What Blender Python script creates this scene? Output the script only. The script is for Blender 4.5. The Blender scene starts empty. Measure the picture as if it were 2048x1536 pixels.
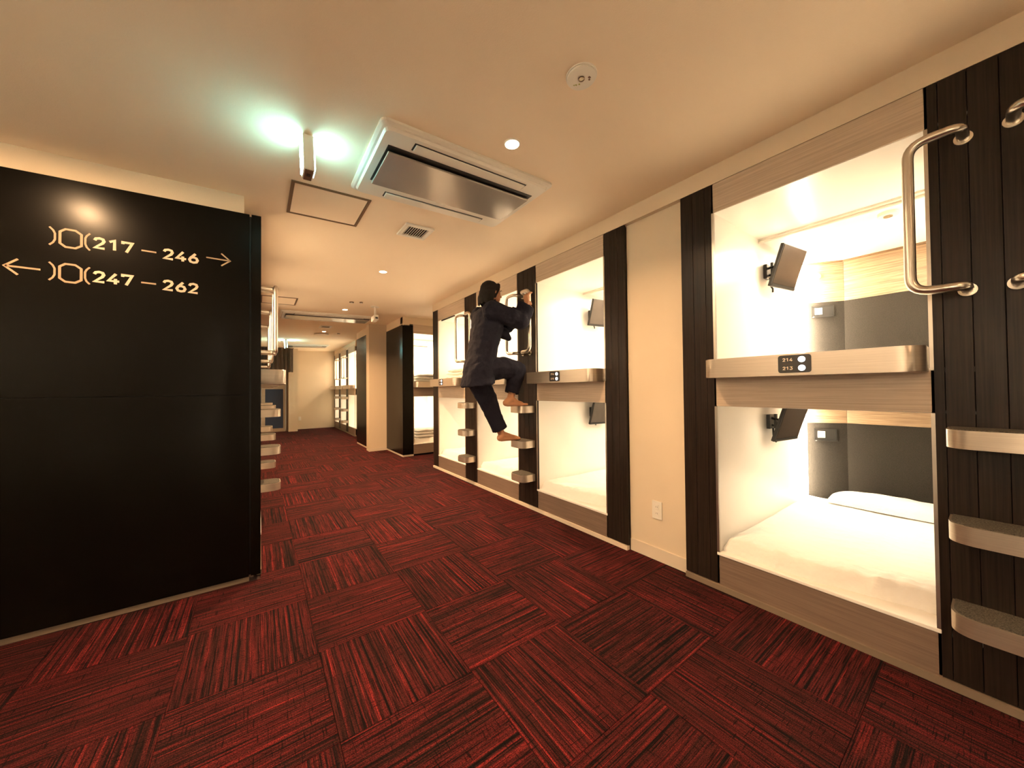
import bpy, bmesh, math, random
from mathutils import Vector, Matrix, noise
random.seed(7)
C = bpy.context.collection
S = bpy.context.scene
R = math.radians

# ------------------------------------------------------------------ camera, world, exposure
CAM_H = 1.1741
yaw, pitch, roll, FPX = .6242, .0156, -.0095, 704.52
fw = Vector((math.sin(yaw)*math.cos(pitch), math.cos(yaw)*math.cos(pitch), math.sin(pitch)))
r0 = Vector((math.cos(yaw), -math.sin(yaw), 0)); u0 = r0.cross(fw)
rr = math.cos(roll)*r0 + math.sin(roll)*u0; uu = -math.sin(roll)*r0 + math.cos(roll)*u0
cam_d = bpy.data.cameras.new('camera'); cam = bpy.data.objects.new('camera', cam_d); C.objects.link(cam)
cam_d.sensor_width = 36; cam_d.lens = FPX/2048*36; cam_d.clip_start = .02; cam_d.clip_end = 60
M3 = Matrix((rr, uu, -fw)).transposed()
cam.matrix_world = Matrix.Translation((0, 0, CAM_H)) @ M3.to_4x4()
S.camera = cam
w = bpy.data.worlds.new('world'); S.world = w; w.use_nodes = True
w.node_tree.nodes['Background'].inputs[0].default_value = (1, .75, .5, 1)
w.node_tree.nodes['Background'].inputs[1].default_value = .05
S.view_settings.view_transform = 'Standard'; S.view_settings.look = 'None'
S.view_settings.gamma = 1; S.view_settings.use_curve_mapping = False
S.view_settings.exposure = 2.3
S.cycles.use_denoising = True
S.cycles.max_bounces = 8; S.cycles.diffuse_bounces = 8; S.cycles.glossy_bounces = 4
S.cycles.sample_clamp_indirect = 6
DOWN_W, POD_LO, POD_UP, STRIP_E, SIGN_E = 5.5, 4.2, 14.0, 5.0, 8.0      # lamp powers
SIDE_UP = 27.0  # strong power for the upper capsules added unseen at far left
WARM = (1, .60, .30); PODC = (1, .83, .60); TEAL = (.40, 1, .96)

# ------------------------------------------------------------------ materials
def mat(name, col, rough=.5, metal=0, spec=.5, emit=None, es=0, build=None):
    m = bpy.data.materials.new(name); m.use_nodes = True
    b = m.node_tree.nodes['Principled BSDF']
    b.inputs['Base Color'].default_value = (*col, 1); b.inputs['Roughness'].default_value = rough
    b.inputs['Metallic'].default_value = metal; b.inputs['Specular IOR Level'].default_value = spec
    if emit:
        b.inputs['Emission Color'].default_value = (*emit, 1); b.inputs['Emission Strength'].default_value = es
    if build: build(m.node_tree, b)
    return m
def nd(t, typ, **kw):
    n = t.nodes.new(typ)
    for k, v in kw.items(): setattr(n, k, v)
    return n
def coords(t, scale, rnd=True, rot=None):
    tc = nd(t, 'ShaderNodeTexCoord'); mp = nd(t, 'ShaderNodeMapping')
    mp.inputs['Scale'].default_value = scale
    if rot: mp.inputs['Rotation'].default_value = rot
    t.links.new(tc.outputs['Object'], mp.inputs['Vector'])
    if rnd:
        oi = nd(t, 'ShaderNodeObjectInfo'); mu = nd(t, 'ShaderNodeMath', operation='MULTIPLY'); mu.inputs[1].default_value = 37.0
        cb = nd(t, 'ShaderNodeCombineXYZ')
        t.links.new(oi.outputs['Random'], mu.inputs[0])
        for i in range(3): t.links.new(mu.outputs[0], cb.inputs[i])
        t.links.new(cb.outputs[0], mp.inputs['Location'])
    return mp.outputs['Vector']
def ramp(t, fac, stops):
    r = nd(t, 'ShaderNodeValToRGB'); e = r.color_ramp.elements
    while len(e) < len(stops): e.new(.5)
    for el, (p, c) in zip(e, stops): el.position = p; el.color = (*c, 1)
    t.links.new(fac, r.inputs[0]); return r.outputs[0]
def noise_n(t, vec, scale=1, detail=3, rough=.5):
    n = nd(t, 'ShaderNodeTexNoise'); n.inputs['Scale'].default_value = scale
    n.inputs['Detail'].default_value = detail; n.inputs['Roughness'].default_value = rough
    t.links.new(vec, n.inputs['Vector']); return n.outputs[0]
def bump(t, b, h, st=.3, dist=.001):
    n = nd(t, 'ShaderNodeBump'); n.inputs['Strength'].default_value = st; n.inputs['Distance'].default_value = dist
    t.links.new(h, n.inputs['Height']); t.links.new(n.outputs[0], b.inputs['Normal'])
def grain(stops, scale, bs=.15, rnd=True):
    def f(t, b):
        v = coords(t, scale, rnd); n = noise_n(t, v, 1, 5, .6)
        t.links.new(ramp(t, n, stops), b.inputs['Base Color']); bump(t, b, n, bs, .0006)
    return f
def finebump(scale=500, st=.3, dist=.0006, stops=None):
    def f(t, b):
        v = coords(t, (1, 1, 1), False); n = noise_n(t, v, scale, 2)
        bump(t, b, n, st, dist)
        if stops: t.links.new(ramp(t, noise_n(t, v, scale*.6, 3), stops), b.inputs['Base Color'])
    return f
def carpet(t, b):
    # stripes run along the object's local X; each tile is an object of its own, so Random shifts it
    tc = nd(t, 'ShaderNodeTexCoord'); sp = nd(t, 'ShaderNodeSeparateXYZ'); t.links.new(tc.outputs['Object'], sp.inputs[0])
    oi = nd(t, 'ShaderNodeObjectInfo'); mu = nd(t, 'ShaderNodeMath', operation='MULTIPLY'); mu.inputs[1].default_value = 50
    t.links.new(oi.outputs['Random'], mu.inputs[0])
    def vec(sx, sy, off):
        a = nd(t, 'ShaderNodeMath', operation='MULTIPLY'); a.inputs[1].default_value = sx; t.links.new(sp.outputs[0], a.inputs[0])
        c = nd(t, 'ShaderNodeMath', operation='MULTIPLY'); c.inputs[1].default_value = sy; t.links.new(sp.outputs[1], c.inputs[0])
        d = nd(t, 'ShaderNodeMath', operation='ADD'); d.inputs[1].default_value = off; t.links.new(mu.outputs[0], d.inputs[0])
        cb = nd(t, 'ShaderNodeCombineXYZ'); t.links.new(a.outputs[0], cb.inputs[0]); t.links.new(c.outputs[0], cb.inputs[1]); t.links.new(d.outputs[0], cb.inputs[2])
        return cb.outputs[0]
    n1 = noise_n(t, vec(.7, 80, 0), 1, 3, .6)           # broad stripes
    n2 = noise_n(t, vec(6, 210, 7), 1, 2, .6)            # thin broken lines
    n3 = noise_n(t, vec(170, 14, 13), 1, 1, .5)          # cross threads
    n4 = noise_n(t, vec(330, 330, 3), 1, 2, .7)          # pile
    n5 = noise_n(t, vec(3, 5, 29), 1, 2, .5)             # patches
    c1 = ramp(t, n1, [(.36, (.004, .0015, .0015)), (.42, (.028, .006, .005)), (.52, (.062, .008, .008)), (.60, (.082, .008, .0085)), (.66, (.17, .016, .016))])
    c2 = ramp(t, n2, [(.36, (.10, .08, .08)), (.45, (.75, .75, .75)), (.55, (1, 1, 1)), (.68, (1.5, 1.45, 1.3))])
    c3 = ramp(t, n3, [(.30, (.25, .25, .25)), (.36, (1, 1, 1))])
    c4 = ramp(t, n4, [(.36, (.22, .2, .2)), (.62, (1.7, 1.7, 1.75))])
    c5 = ramp(t, n5, [(.35, (.75, .9, .85)), (.65, (1.15, 1.05, 1.05))])
    cur = c1
    for c in (c2, c3, c4, c5):
        mx = nd(t, 'ShaderNodeMix', data_type='RGBA', blend_type='MULTIPLY'); mx.inputs[0].default_value = 1
        t.links.new(cur, mx.inputs[6]); t.links.new(c, mx.inputs[7]); cur = mx.outputs[2]
    t.links.new(cur, b.inputs['Base Color'])
    bw = nd(t, 'ShaderNodeRGBToBW'); t.links.new(cur, bw.inputs[0])
    ad = nd(t, 'ShaderNodeMath', operation='ADD'); t.links.new(bw.outputs[0], ad.inputs[0]); t.links.new(n4, ad.inputs[1])
    bump(t, b, ad.outputs[0], .8, .003)
def cloth_bump(t, b):
    v = coords(t, (1, 1, 1), False); n = noise_n(t, v, 14, 3, .55); n2 = noise_n(t, v, 900, 1)
    ad = nd(t, 'ShaderNodeMath', operation='MULTIPLY_ADD'); ad.inputs[1].default_value = .04
    t.links.new(n2, ad.inputs[0]); t.links.new(n, ad.inputs[2]); bump(t, b, ad.outputs[0], .5, .02)

M = {}
M['carpet'] = mat('carpet_red_striped', (.14, .02, .015), .95, spec=.15, build=carpet)
M['subfloor'] = mat('carpet_backing', (.03, .012, .01), .9)
M['wall'] = mat('cream_wallpaper', (.69, .575, .43), .7, spec=.3, build=finebump(260, .35, .0012))
M['ceiling'] = mat('ceiling_paper', (.90, .76, .59), .75, spec=.25, build=finebump(220, .35, .0012))
M['trim'] = mat('vinyl_baseboard', (.66, .56, .44), .5)
M['kick'] = mat('plinth_strip', (.20, .15, .105), .5)
M['board'] = mat('dark_wenge_board', (.022, .014, .010), .34, spec=.16, build=grain([(.3, (.010, .006, .0045)), (.7, (.027, .017, .012))], (150, 150, 3), .12))
M['black'] = mat('black_laminate', (.0035, .0028, .002), .24, spec=.14, build=finebump(900, .10, .0003))
M['wood'] = mat('greige_wood_laminate', (.50, .40, .31), .42, build=grain([(.3, (.42, .325, .24)), (.7, (.60, .48, .37))], (3, 3, 150), .08))
M['woodshade'] = mat('shaded_wood_laminate', (.19, .13, .095), .42, build=grain([(.3, (.15, .10, .072)), (.7, (.23, .16, .12))], (3, 3, 150), .08))  # the greige laminate darkened, shade low down and under rails put into colour
M['oak'] = mat('oak_laminate', (.45, .30, .18), .5, build=grain([(.34, (.17, .10, .055)), (.5, (.27, .18, .105)), (.66, (.36, .26, .165))], (5, 5, 170), .1))
M['alu'] = mat('brushed_champagne_aluminium', (.54, .465, .385), .33, .8, build=grain([(.3, (.49, .42, .345)), (.7, (.59, .51, .425))], (4, 4, 320), .12, False))
M['tube'] = mat('satin_steel_tube', (.72, .66, .58), .28, 1)
M['tread'] = mat('grit_tread', (.07, .06, .05), .9, build=finebump(420, 1, .003, [(.35, (.02, .018, .015)), (.7, (.16, .14, .11))]))
M['inner'] = mat('white_gloss_laminate', (.86, .83, .78), .28, spec=.5)
M['jamb'] = mat('jamb_metal', (.55, .50, .44), .35, 1)
M['fabric'] = mat('charcoal_headboard_fabric', (.03, .025, .02), .95, spec=.2, build=finebump(420, .7, .0015, [(.3, (.013, .011, .009)), (.7, (.036, .031, .025))]))
M['sheet'] = mat('white_cotton_sheet', (.84, .82, .78), .85, spec=.2, build=cloth_bump)
M['led'] = mat('led_strip_glow', (1, .9, .75), .5, emit=(1, .86, .66), es=STRIP_E)
M['lamp'] = mat('downlight_glow', (1, 1, 1), .5, emit=(1, .74, .48), es=9)
M['status'] = mat('status_lamp_glow', (1, 1, 1), .5, emit=(.86, .93, 1), es=1.1)
M['sign'] = mat('exit_sign_glow', (.9, 1, .96), .4, emit=TEAL, es=SIGN_E)
M['plate'] = mat('number_plate_black', (.018, .016, .015), .35)
M['ink'] = mat('ivory_lettering', (.62, .50, .38), .5)
M['inkp'] = mat('plate_numerals', (.85, .74, .60), .5)
M['inkt'] = mat('tan_lettering', (.36, .25, .16), .5)
M['white'] = mat('white_plastic', (.78, .74, .66), .4)
M['acwhite'] = mat('appliance_white', (.80, .76, .68), .35)
M['acgloss'] = mat('appliance_gloss_panel', (.50, .46, .42), .16, .35, spec=.7)
M['dark'] = mat('black_plastic', (.012, .011, .010), .4)
M['bronze'] = mat('bronze_frame', (.20, .13, .075), .45, .5)
M['screen'] = mat('tv_screen', (.06, .045, .035), .18, .35, spec=.8)
M['skin'] = mat('skin', (.42, .20, .105), .55, spec=.35)
M['hair'] = mat('dark_hair', (.008, .004, .003), .75, spec=.25)
M['navy'] = mat('navy_cotton', (.010, .009, .017), .9, spec=.2, build=cloth_bump)
M['lips'] = mat('lips', (.30, .08, .05), .5)
M['eyew'] = mat('eye_white', (.6, .55, .5), .3)
M['blue'] = mat('blue_door_panel', (.030, .050, .11), .45)
M['curtain'] = mat('taupe_curtain', (.16, .115, .085), .85)
M['green'] = mat('green_mark', (.30, .32, .05), .6)
M['brown'] = mat('brown_mark', (.16, .07, .03), .6)
M['glass'] = mat('lens_glass', (.35, .30, .22), .12, .6)

# ------------------------------------------------------------------ helpers
def obj(name, me_or_bm, m=None, parent=None, kind=None):
    if isinstance(me_or_bm, bmesh.types.BMesh):
        me = bpy.data.meshes.new(name); me_or_bm.normal_update(); me_or_bm.to_mesh(me); me_or_bm.free()
    else: me = me_or_bm
    if m is not None and len(me.materials) == 0: me.materials.append(m)
    o = bpy.data.objects.new(name, me); C.objects.link(o)
    if parent: o.parent = parent
    if kind: o['kind'] = kind
    return o
def empty(name, loc=(0, 0, 0), rz=0, label=None, cat=None, group=None, kind=None, parent=None):
    o = bpy.data.objects.new(name, None); C.objects.link(o); o.empty_display_size = .1
    o.location = loc; o.rotation_euler = (0, 0, rz); tag(o, label, cat, group, kind)
    if parent: o.parent = parent
    return o
def tag(o, label=None, cat=None, group=None, kind=None):
    if label: o['label'] = label
    if cat: o['category'] = cat
    if group: o['group'] = group
    if kind: o['kind'] = kind
    return o
def smooth(o, ang=40):
    for p in o.data.polygons: p.use_smooth = True
    try: o.data.set_sharp_from_angle(angle=R(ang))
    except Exception: pass
    return o
def bx(bm, x, y, z, bev=0):
    x0, x1 = sorted(x); y0, y1 = sorted(y); z0, z1 = sorted(z)
    v = [bm.verts.new(p) for p in ((x0, y0, z0), (x1, y0, z0), (x1, y1, z0), (x0, y1, z0), (x0, y0, z1), (x1, y0, z1), (x1, y1, z1), (x0, y1, z1))]
    fs = [bm.faces.new([v[i] for i in f]) for f in ((0, 3, 2, 1), (4, 5, 6, 7), (0, 1, 5, 4), (1, 2, 6, 5), (2, 3, 7, 6), (3, 0, 4, 7))]
    if bev:
        es = list({e for f in fs for e in f.edges})
        bmesh.ops.bevel(bm, geom=es, offset=bev, segments=2, affect='EDGES', profile=.5)
def box(name, m, x, y, z, parent=None, bev=0, kind=None):
    bm = bmesh.new(); bx(bm, x, y, z, bev); return obj(name, bm, m, parent, kind)
def prism(bm, pts, z0, z1, slope=0):
    n = len(pts)
    a = [bm.verts.new((x, y, z0)) for x, y in pts]; b = [bm.verts.new((x, y, z1+slope*x)) for x, y in pts]
    bm.faces.new(list(reversed(a))); bm.faces.new(b)
    for i in range(n): bm.faces.new((a[i], a[(i+1) % n], b[(i+1) % n], b[i]))
def fillet(pts, rad, n=7):
    out = [Vector(pts[0])]
    for i in range(1, len(pts)-1):
        p, a, b = Vector(pts[i]), Vector(pts[i-1]), Vector(pts[i+1]); r = rad[i] if isinstance(rad, (list, tuple)) else rad
        s = p+(a-p).normalized()*r; e = p+(b-p).normalized()*r
        for k in range(n+1):
            t = k/n; out.append((1-t)**2*s+2*t*(1-t)*p+t*t*e)
    out.append(Vector(pts[-1])); return out
def tube(bm, pts, rad, seg=14, cap=True):
    pts = [Vector(p) for p in pts]; rads = rad if isinstance(rad, (list, tuple)) else [rad]*len(pts)
    t0 = (pts[1]-pts[0]).normalized(); n = t0.orthogonal().normalized(); rings = []
    for i, p in enumerate(pts):
        t = ((pts[min(i+1, len(pts)-1)]-pts[max(i-1, 0)])).normalized()
        n = (n-t*n.dot(t)).normalized(); b = t.cross(n)
        rings.append([bm.verts.new(p+(n*math.cos(2*math.pi*k/seg)+b*math.sin(2*math.pi*k/seg))*rads[i]) for k in range(seg)])
    for a, b in zip(rings, rings[1:]):
        for k in range(seg): bm.faces.new((a[k], a[(k+1) % seg], b[(k+1) % seg], b[k]))
    if cap: bm.faces.new(list(reversed(rings[0]))); bm.faces.new(rings[-1])
def disc(bm, c, r0_, r1_, h0, h1, seg=32):   # ring/cylinder about z: outer r1, inner r0 (0 = solid)
    if r0_ <= 0:
        a = [bm.verts.new((c[0]+r1_*math.cos(2*math.pi*k/seg), c[1]+r1_*math.sin(2*math.pi*k/seg), h0)) for k in range(seg)]
        b = [bm.verts.new((v.co.x, v.co.y, h1)) for v in a]
        bm.faces.new(list(reversed(a))); bm.faces.new(b)
        for k in range(seg): bm.faces.new((a[k], a[(k+1) % seg], b[(k+1) % seg], b[k]))
    else:
        L = [[bm.verts.new((c[0]+r*math.cos(2*math.pi*k/seg), c[1]+r*math.sin(2*math.pi*k/seg), h)) for k in range(seg)] for r, h in ((r1_, h0), (r1_, h1), (r0_, h1), (r0_, h0))]
        for i in range(4):
            a, b = L[i], L[(i+1) % 4]
            for k in range(seg): bm.faces.new((a[k], a[(k+1) % seg], b[(k+1) % seg], b[k]))
def kids(o): return [c for c in bpy.data.objects if c.parent == o]
def copy_tree(root, loc=None, rz=None, **kw):
    km = {}
    for o in bpy.data.objects:
        if o.parent: km.setdefault(o.parent.name, []).append(o)
    def rec(o, parent):
        c = o.copy(); C.objects.link(c)
        if parent: c.parent = parent
        for ch in km.get(o.name, []): rec(ch, c)
        return c
    c = rec(root, None)
    if loc is not None: c.location = loc
    if rz is not None: c.rotation_euler = (0, 0, rz)
    tag(c, **kw); return c
DIG = {  # strokes of a wide grotesque, unit height 1, width .72
 '0': [[(.36,1),(.12,.9),(.08,.7),(.08,.3),(.12,.1),(.36,0),(.60,.1),(.64,.3),(.64,.7),(.60,.9),(.36,1)]],
 '1': [[(.10,.80),(.40,.98),(.40,0)]],
 '2': [[(.08,.74),(.16,.93),(.36,1),(.56,.93),(.62,.74),(.54,.52),(.10,.01),(.66,.01)]],
 '3': [[(.08,.99),(.60,.99),(.36,.60),(.56,.52),(.64,.30),(.56,.08),(.34,0),(.12,.07),(.06,.22)]],
 '4': [[(.50,1),(.06,.25),(.70,.25)],[(.47,.50),(.47,-.06)]],
 '5': [[(.60,.99),(.14,.99),(.11,.55),(.36,.64),(.58,.54),(.64,.30),(.54,.07),(.32,0),(.07,.10)]],
 '6': [[(.50,1),(.16,.50),(.08,.28),(.16,.07),(.36,0),(.56,.07),(.64,.30),(.56,.52),(.36,.60),(.18,.52)]],
 '7': [[(.06,.80),(.06,.99),(.64,.99),(.28,-.03)]],
 '8': [[(.36,.55),(.14,.62),(.12,.85),(.36,1),(.60,.85),(.58,.62),(.36,.55),(.10,.44),(.08,.14),(.36,0),(.64,.14),(.62,.44),(.36,.55)]],
 '9': [[(.22,0),(.56,.50),(.64,.72),(.56,.93),(.36,1),(.16,.93),(.08,.70),(.16,.48),(.36,.40),(.54,.48)]]}
def textmesh(txt, h, m, parent, name, loc, rot, sx=1.0, wt=.17):
    """flat lettering drawn from strokes; sx = total width, h = height"""
    bm = bmesh.new(); n = len(txt); adv = sx/(n-.06); cw = adv/.86
    for k, ch in enumerate(txt):
        for st in DIG[ch]:
            st = [st[0]]*1+st[1:]; P = [Vector((p[0]*cw*1.02+k*adv, p[1]*h*(1-wt)+h*wt/2)) for p in st]; hw = h*wt/2
            Q = []
            for i in range(len(P)):
                a, b = P[max(i-1, 0)], P[min(i+1, len(P)-1)]
                d1 = (P[i]-a).normalized() if i else (b-P[i]).normalized(); d2 = (b-P[i]).normalized() if i < len(P)-1 else d1
                n1 = Vector((-d1.y, d1.x)); n2 = Vector((-d2.y, d2.x)); nn = (n1+n2)
                if nn.length < .2: nn = n1
                nn = nn.normalized(); kk = max(.62, nn.dot(n1)); Q.append((P[i]+nn*hw/kk, P[i]-nn*hw/kk))
            for i in range(len(P)-1):
                q = [Q[i][0], Q[i+1][0], Q[i+1][1], Q[i][1]]; z = .0004+.00002*i
                top = [bm.verts.new((v.x, v.y, z)) for v in q]; bot = [bm.verts.new((v.x, v.y, 0)) for v in q]
                bm.faces.new(list(reversed(top)))
                for j in range(4): bm.faces.new((top[j], top[(j+1) % 4], bot[(j+1) % 4], bot[j]))
    bmesh.ops.recalc_face_normals(bm, faces=bm.faces)
    o = obj(name, bm, m, parent); o.location = loc; o.rotation_euler = rot; return o

# ceiling rises slightly towards the right wall
CZ, CS = 2.4077, .0357
def cz(x): return CZ+CS*x
TILT = -math.atan(CS)
W = 2.18                      # front plane of the right-hand bank
L0 = .0133                    # front plane of the left-hand bank
ZT = 2.3776                   # top of the posts

# ------------------------------------------------------------------ lamps
def area(name, loc, size, power, col, rot=(0, 0, 0), shape='DISK', spread=math.pi, sy=None):
    l = bpy.data.lights.new(name, 'AREA'); l.shape = shape; l.size = size
    if sy: l.size_y = sy
    l.energy = power; l.color = col; l.spread = spread
    o = bpy.data.objects.new(name, l); C.objects.link(o); o.location = loc; o.rotation_euler = rot; return o

# ------------------------------------------------------------------ structure: floor with tiles
XMIN, YMIN, YEND = -2.45, -2.1, 12.8
fl = box('floor', M['subfloor'], (-4.3, 5.0), (-3.95, YEND+.2), (-.06, -.006), kind='structure')
regs = [((XMIN, W), (YMIN, 2.744)), ((L0, W), (2.744, 5.1)), ((W, 2.215), (1.175, 1.6)), ((L0, 4.6), (5.1, 6.18)), ((L0, 2.07), (6.18, 7.15)),
        ((L0, 1.74), (7.15, 7.35)), ((L0, 1.8), (7.35, 8.5)), ((L0, 3.6), (8.5, 9.7)), ((L0, 2.03), (9.7, YEND))]
GX, GY = .2239, 1.8136
ji0, ji1 = -6, 9; ii0, ii1 = -6, 23
for j in range(ji0, ji1):
    for i in range(ii0, ii1):
        x0, y0 = GX+.5*j, GY+.5*i; g = .0008; cx, cy = x0+.25, y0+.25
        rs = []
        for (a, b), (c, d) in regs:
            p, q = max(a, x0+g), min(b, x0+.5-g); s, t = max(c, y0+g), min(d, y0+.5-g)
            if q-p > .004 and t-s > .004: rs.append((p-cx, q-cx, s-cy, t-cy))
        if not rs: continue
        # skip tiles the camera cannot see (behind it)
        vx, vy = cx, cy
        if fw.x*vx+fw.y*vy < -.1 or cy < -.9 or cx < -1.9: continue
        par = (i+j) % 2          # stripe direction alternates
        bm = bmesh.new()
        for (p, q, s, t) in rs:
            if par: bx(bm, (s, t), (-q, -p), (-.006, 0))
            else: bx(bm, (p, q), (s, t), (-.006, 0))
        o = obj('carpet_tile', bm, M['carpet'], fl); o.location = (cx, cy, random.uniform(-.0006, .0003)); o.rotation_euler = (0, 0, R(90) if par else 0)
box('floor', M['carpet'], (XMIN, L0), (YMIN, -.95), (-.006, -.001), kind='structure')

# ceiling (follows its slight rise)
bm = bmesh.new(); v = []
for x in (-4.3, 5.0):
    for y in (-3.95, YEND+.2):
        v.append(bm.verts.new((x, y, cz(x)))); v.append(bm.verts.new((x, y, cz(x)+.08)))
for f in ((0, 2, 6, 4), (1, 5, 7, 3), (0, 1, 3, 2), (4, 6, 7, 5), (0, 4, 5, 1), (2, 3, 7, 6)): bm.faces.new([v[k] for k in f])
bmesh.ops.recalc_face_normals(bm, faces=bm.faces); obj('ceiling', bm, M['ceiling'], kind='structure')

def wallbox(name, x, y, z0, m='wall', top=None, kind='structure'):
    bm = bmesh.new(); x0, x1 = sorted(x); y0, y1 = sorted(y)
    t0 = cz(x0)+.01 if top is None else top; t1 = cz(x1)+.01 if top is None else top
    v = [bm.verts.new(p) for p in ((x0, y0, z0), (x1, y0, z0), (x1, y1, z0), (x0, y1, z0), (x0, y0, t0), (x1, y0, t1), (x1, y1, t1), (x0, y1, t0))]
    for f in ((0, 3, 2, 1), (4, 5, 6, 7), (0, 1, 5, 4), (1, 2, 6, 5), (2, 3, 7, 6), (3, 0, 4, 7)): bm.faces.new([v[i] for i in f])
    return obj(name, bm, M[m], kind=kind)
wallbox('wall_back', (-4.3, 5), (-3.95, -3.83), -.006)
wallbox('wall_back_header', (-2.2, 2.3), (-2.2, -2.1), ZT-.12)
wallbox('wall_back_side', (XMIN-.1, -2.2), (-2.2, -2.1), -.006)
wallbox('wall_left_far', (-4.3, -4.2), (-3.9, 2.9), -.006)
wallbox('wall_left_header', (XMIN-.1, XMIN-.003), (YMIN-.1, 2.9), 2.27)
wallbox('wall_front', (XMIN, -.075), (2.756, 2.86), 2.0)                         # above the big black panel
wallbox('trim_1', (XMIN, -.045), (2.752, 2.80), 0, 'kick', top=.031)
wallbox('wall_right', (2.215, 2.33), (1.17, 1.605), -.006)                       # recessed pier between the banks
wallbox('baseboard_right', (2.205, 2.216), (1.176, 1.599), 0, 'trim', top=.085)
wallbox('wall_right_header', (W-.003, 2.33), (-2.1, 5.1), ZT)                    # bulkhead over the bank
wallbox('wall_right_near', (W+.01, 2.33), (-2.1, -1.16), -.006)
wallbox('trim_2', (W-.012, W+.02), (-.14, 1.172), 0, 'kick', top=.030)
wallbox('trim_3', (W-.012, W+.02), (1.604, 5.09), 0, 'trim', top=.030)
wallbox('wall_aisle_near', (W+.11, 4.7), (5.03, 5.1), -.006, 'wall')
wallbox('wall_aisle_end', (4.6, 4.72), (5.0, 6.3), -.006)
wallbox('wall_cross_header', (2.073, 4.6), (6.177, 6.3), ZT-.01)
wallbox('wall_pier', (1.74, 2.12), (7.15, 7.36), -.006)
wallbox('baseboard_pier', (1.732, 2.068), (7.142, 7.15), 0, 'trim', top=.055)
wallbox('wall_bank_header', (2.073, 2.2), (6.18, 7.15), 2.33)
wallbox('wall_second_header', (1.806, 1.93), (7.36, 8.5), 2.33)
wallbox('wall_aisle_far', (3.6, 3.7), (8.4, 9.8), -.006)
wallbox('wall_aisle_back', (1.93, 3.6), (8.43, 8.5), -.006)
wallbox('wall_far_header', (2.033, 2.15), (9.7, YEND), 2.335)
wallbox('wall_end', (.95, 3.6), (YEND, YEND+.12), -.006)
wallbox('baseboard_end', (.95, 2.03), (YEND-.012, YEND), 0, 'trim', top=.05)
wallbox('wall_end_pier', (.72, .95), (12.2, YEND+.1), -.006)
wallbox('wall_door', (-.3, .72), (12.42, 12.52), 2.05)
wallbox('wall_left_header', (-.2, -.08), (2.86, 6.4), ZT-.09)
wallbox('wall_left', (-.12, L0), (6.4, 12.42), -.006)

# ------------------------------------------------------------------ posts and boards
def post(edges, dep, z0, z1, loc, rz, label, group, ladder=False, m='board', back=.30):
    t = empty('ladder_post' if ladder else 'dark_post', loc, rz, label, 'post', group)
    for a, b in zip(edges, edges[1:]):
        box('board', M[m], (a+.0008, b-.0008), (0, .018), (z0, z1), t, .0012)
    box('core', M[m], (edges[0]+.014, edges[-1]-.014), (.0175, back), (z0, z1-.002), t)
    return t
HT0, HT1 = 1.535, 2.115
def ladder_parts(t, width=.31):
    cx = width/2
    for s in (-1, 1):
        um = cx+s*.055; ub = cx+s*.187
        bm = bmesh.new()
        tube(bm, fillet([(um, .004, HT1), (um, -.112, HT1), (ub, -.112, HT1), (ub, -.112, HT0), (um, -.112, HT0), (um, .004, HT0)], [0, .035, .06, .06, .035, 0]), .0165, 16)
        o = smooth(obj('handle', bm, M['tube'], t), 60)
        for z in (HT0, HT1):
            bm = bmesh.new(); tube(bm, [(um, .001, z), (um, -.006, z)], .024, 20); smooth(obj('flange', bm, M['tube'], o))
    for z in (.353, .677, 1.015):
        hw = .112; d = .155; r = .075
        pts = fillet([(cx-hw, 0, 0), (cx-hw, -d, 0), (cx+hw, -d, 0), (cx+hw, 0, 0)], r, 8)
        bm = bmesh.new(); prism(bm, [(p.x, p.y) for p in pts], z-.068, z-.002)
        o = smooth(obj('step', bm, M['alu'], t), 30)
        pts = fillet([(cx-hw+.007, 0, 0), (cx-hw+.007, -d+.007, 0), (cx+hw-.007, -d+.007, 0), (cx+hw-.007, 0, 0)], r-.007, 8)
        bm = bmesh.new(); prism(bm, [(p.x, p.y) for p in pts], z-.002, z+.001)
        obj('tread_pad', bm, M['tread'], o)
LE = [0, .037, .108, .18, .252, .305]
# ------------------------------------------------------------------ sleeping capsules (local: x across, y inwards, z up)
def curved_rail(w, z0, z1, d=.15, r=.075, x0=-.012):
    pts = fillet([(x0, 0, 0), (x0, -d, 0), (w-.002, -d, 0), (w-.002, 0, 0)], r, 9)
    bm = bmesh.new(); prism(bm, [(p.x, p.y) for p in pts], z0, z1)
    es = [e for e in bm.edges if abs(e.verts[0].co.z-e.verts[1].co.z) < 1e-6 and e.is_manifold and not (abs(e.verts[0].co.y) < 1e-6 and abs(e.verts[1].co.y) < 1e-6)]
    bmesh.ops.bevel(bm, geom=es, offset=.002, segments=1, affect='EDGES')
    return bm
def facet(bm, p, q, z0, z1, th=.012):
    p = Vector((*p, 0)); q = Vector((*q, 0)); n = Vector((-(q-p).y, (q-p).x, 0)).normalized()*th
    pts = [p, q, q+n, p+n]; prism(bm, [(a.x, a.y) for a in pts], z0, z1)
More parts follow.
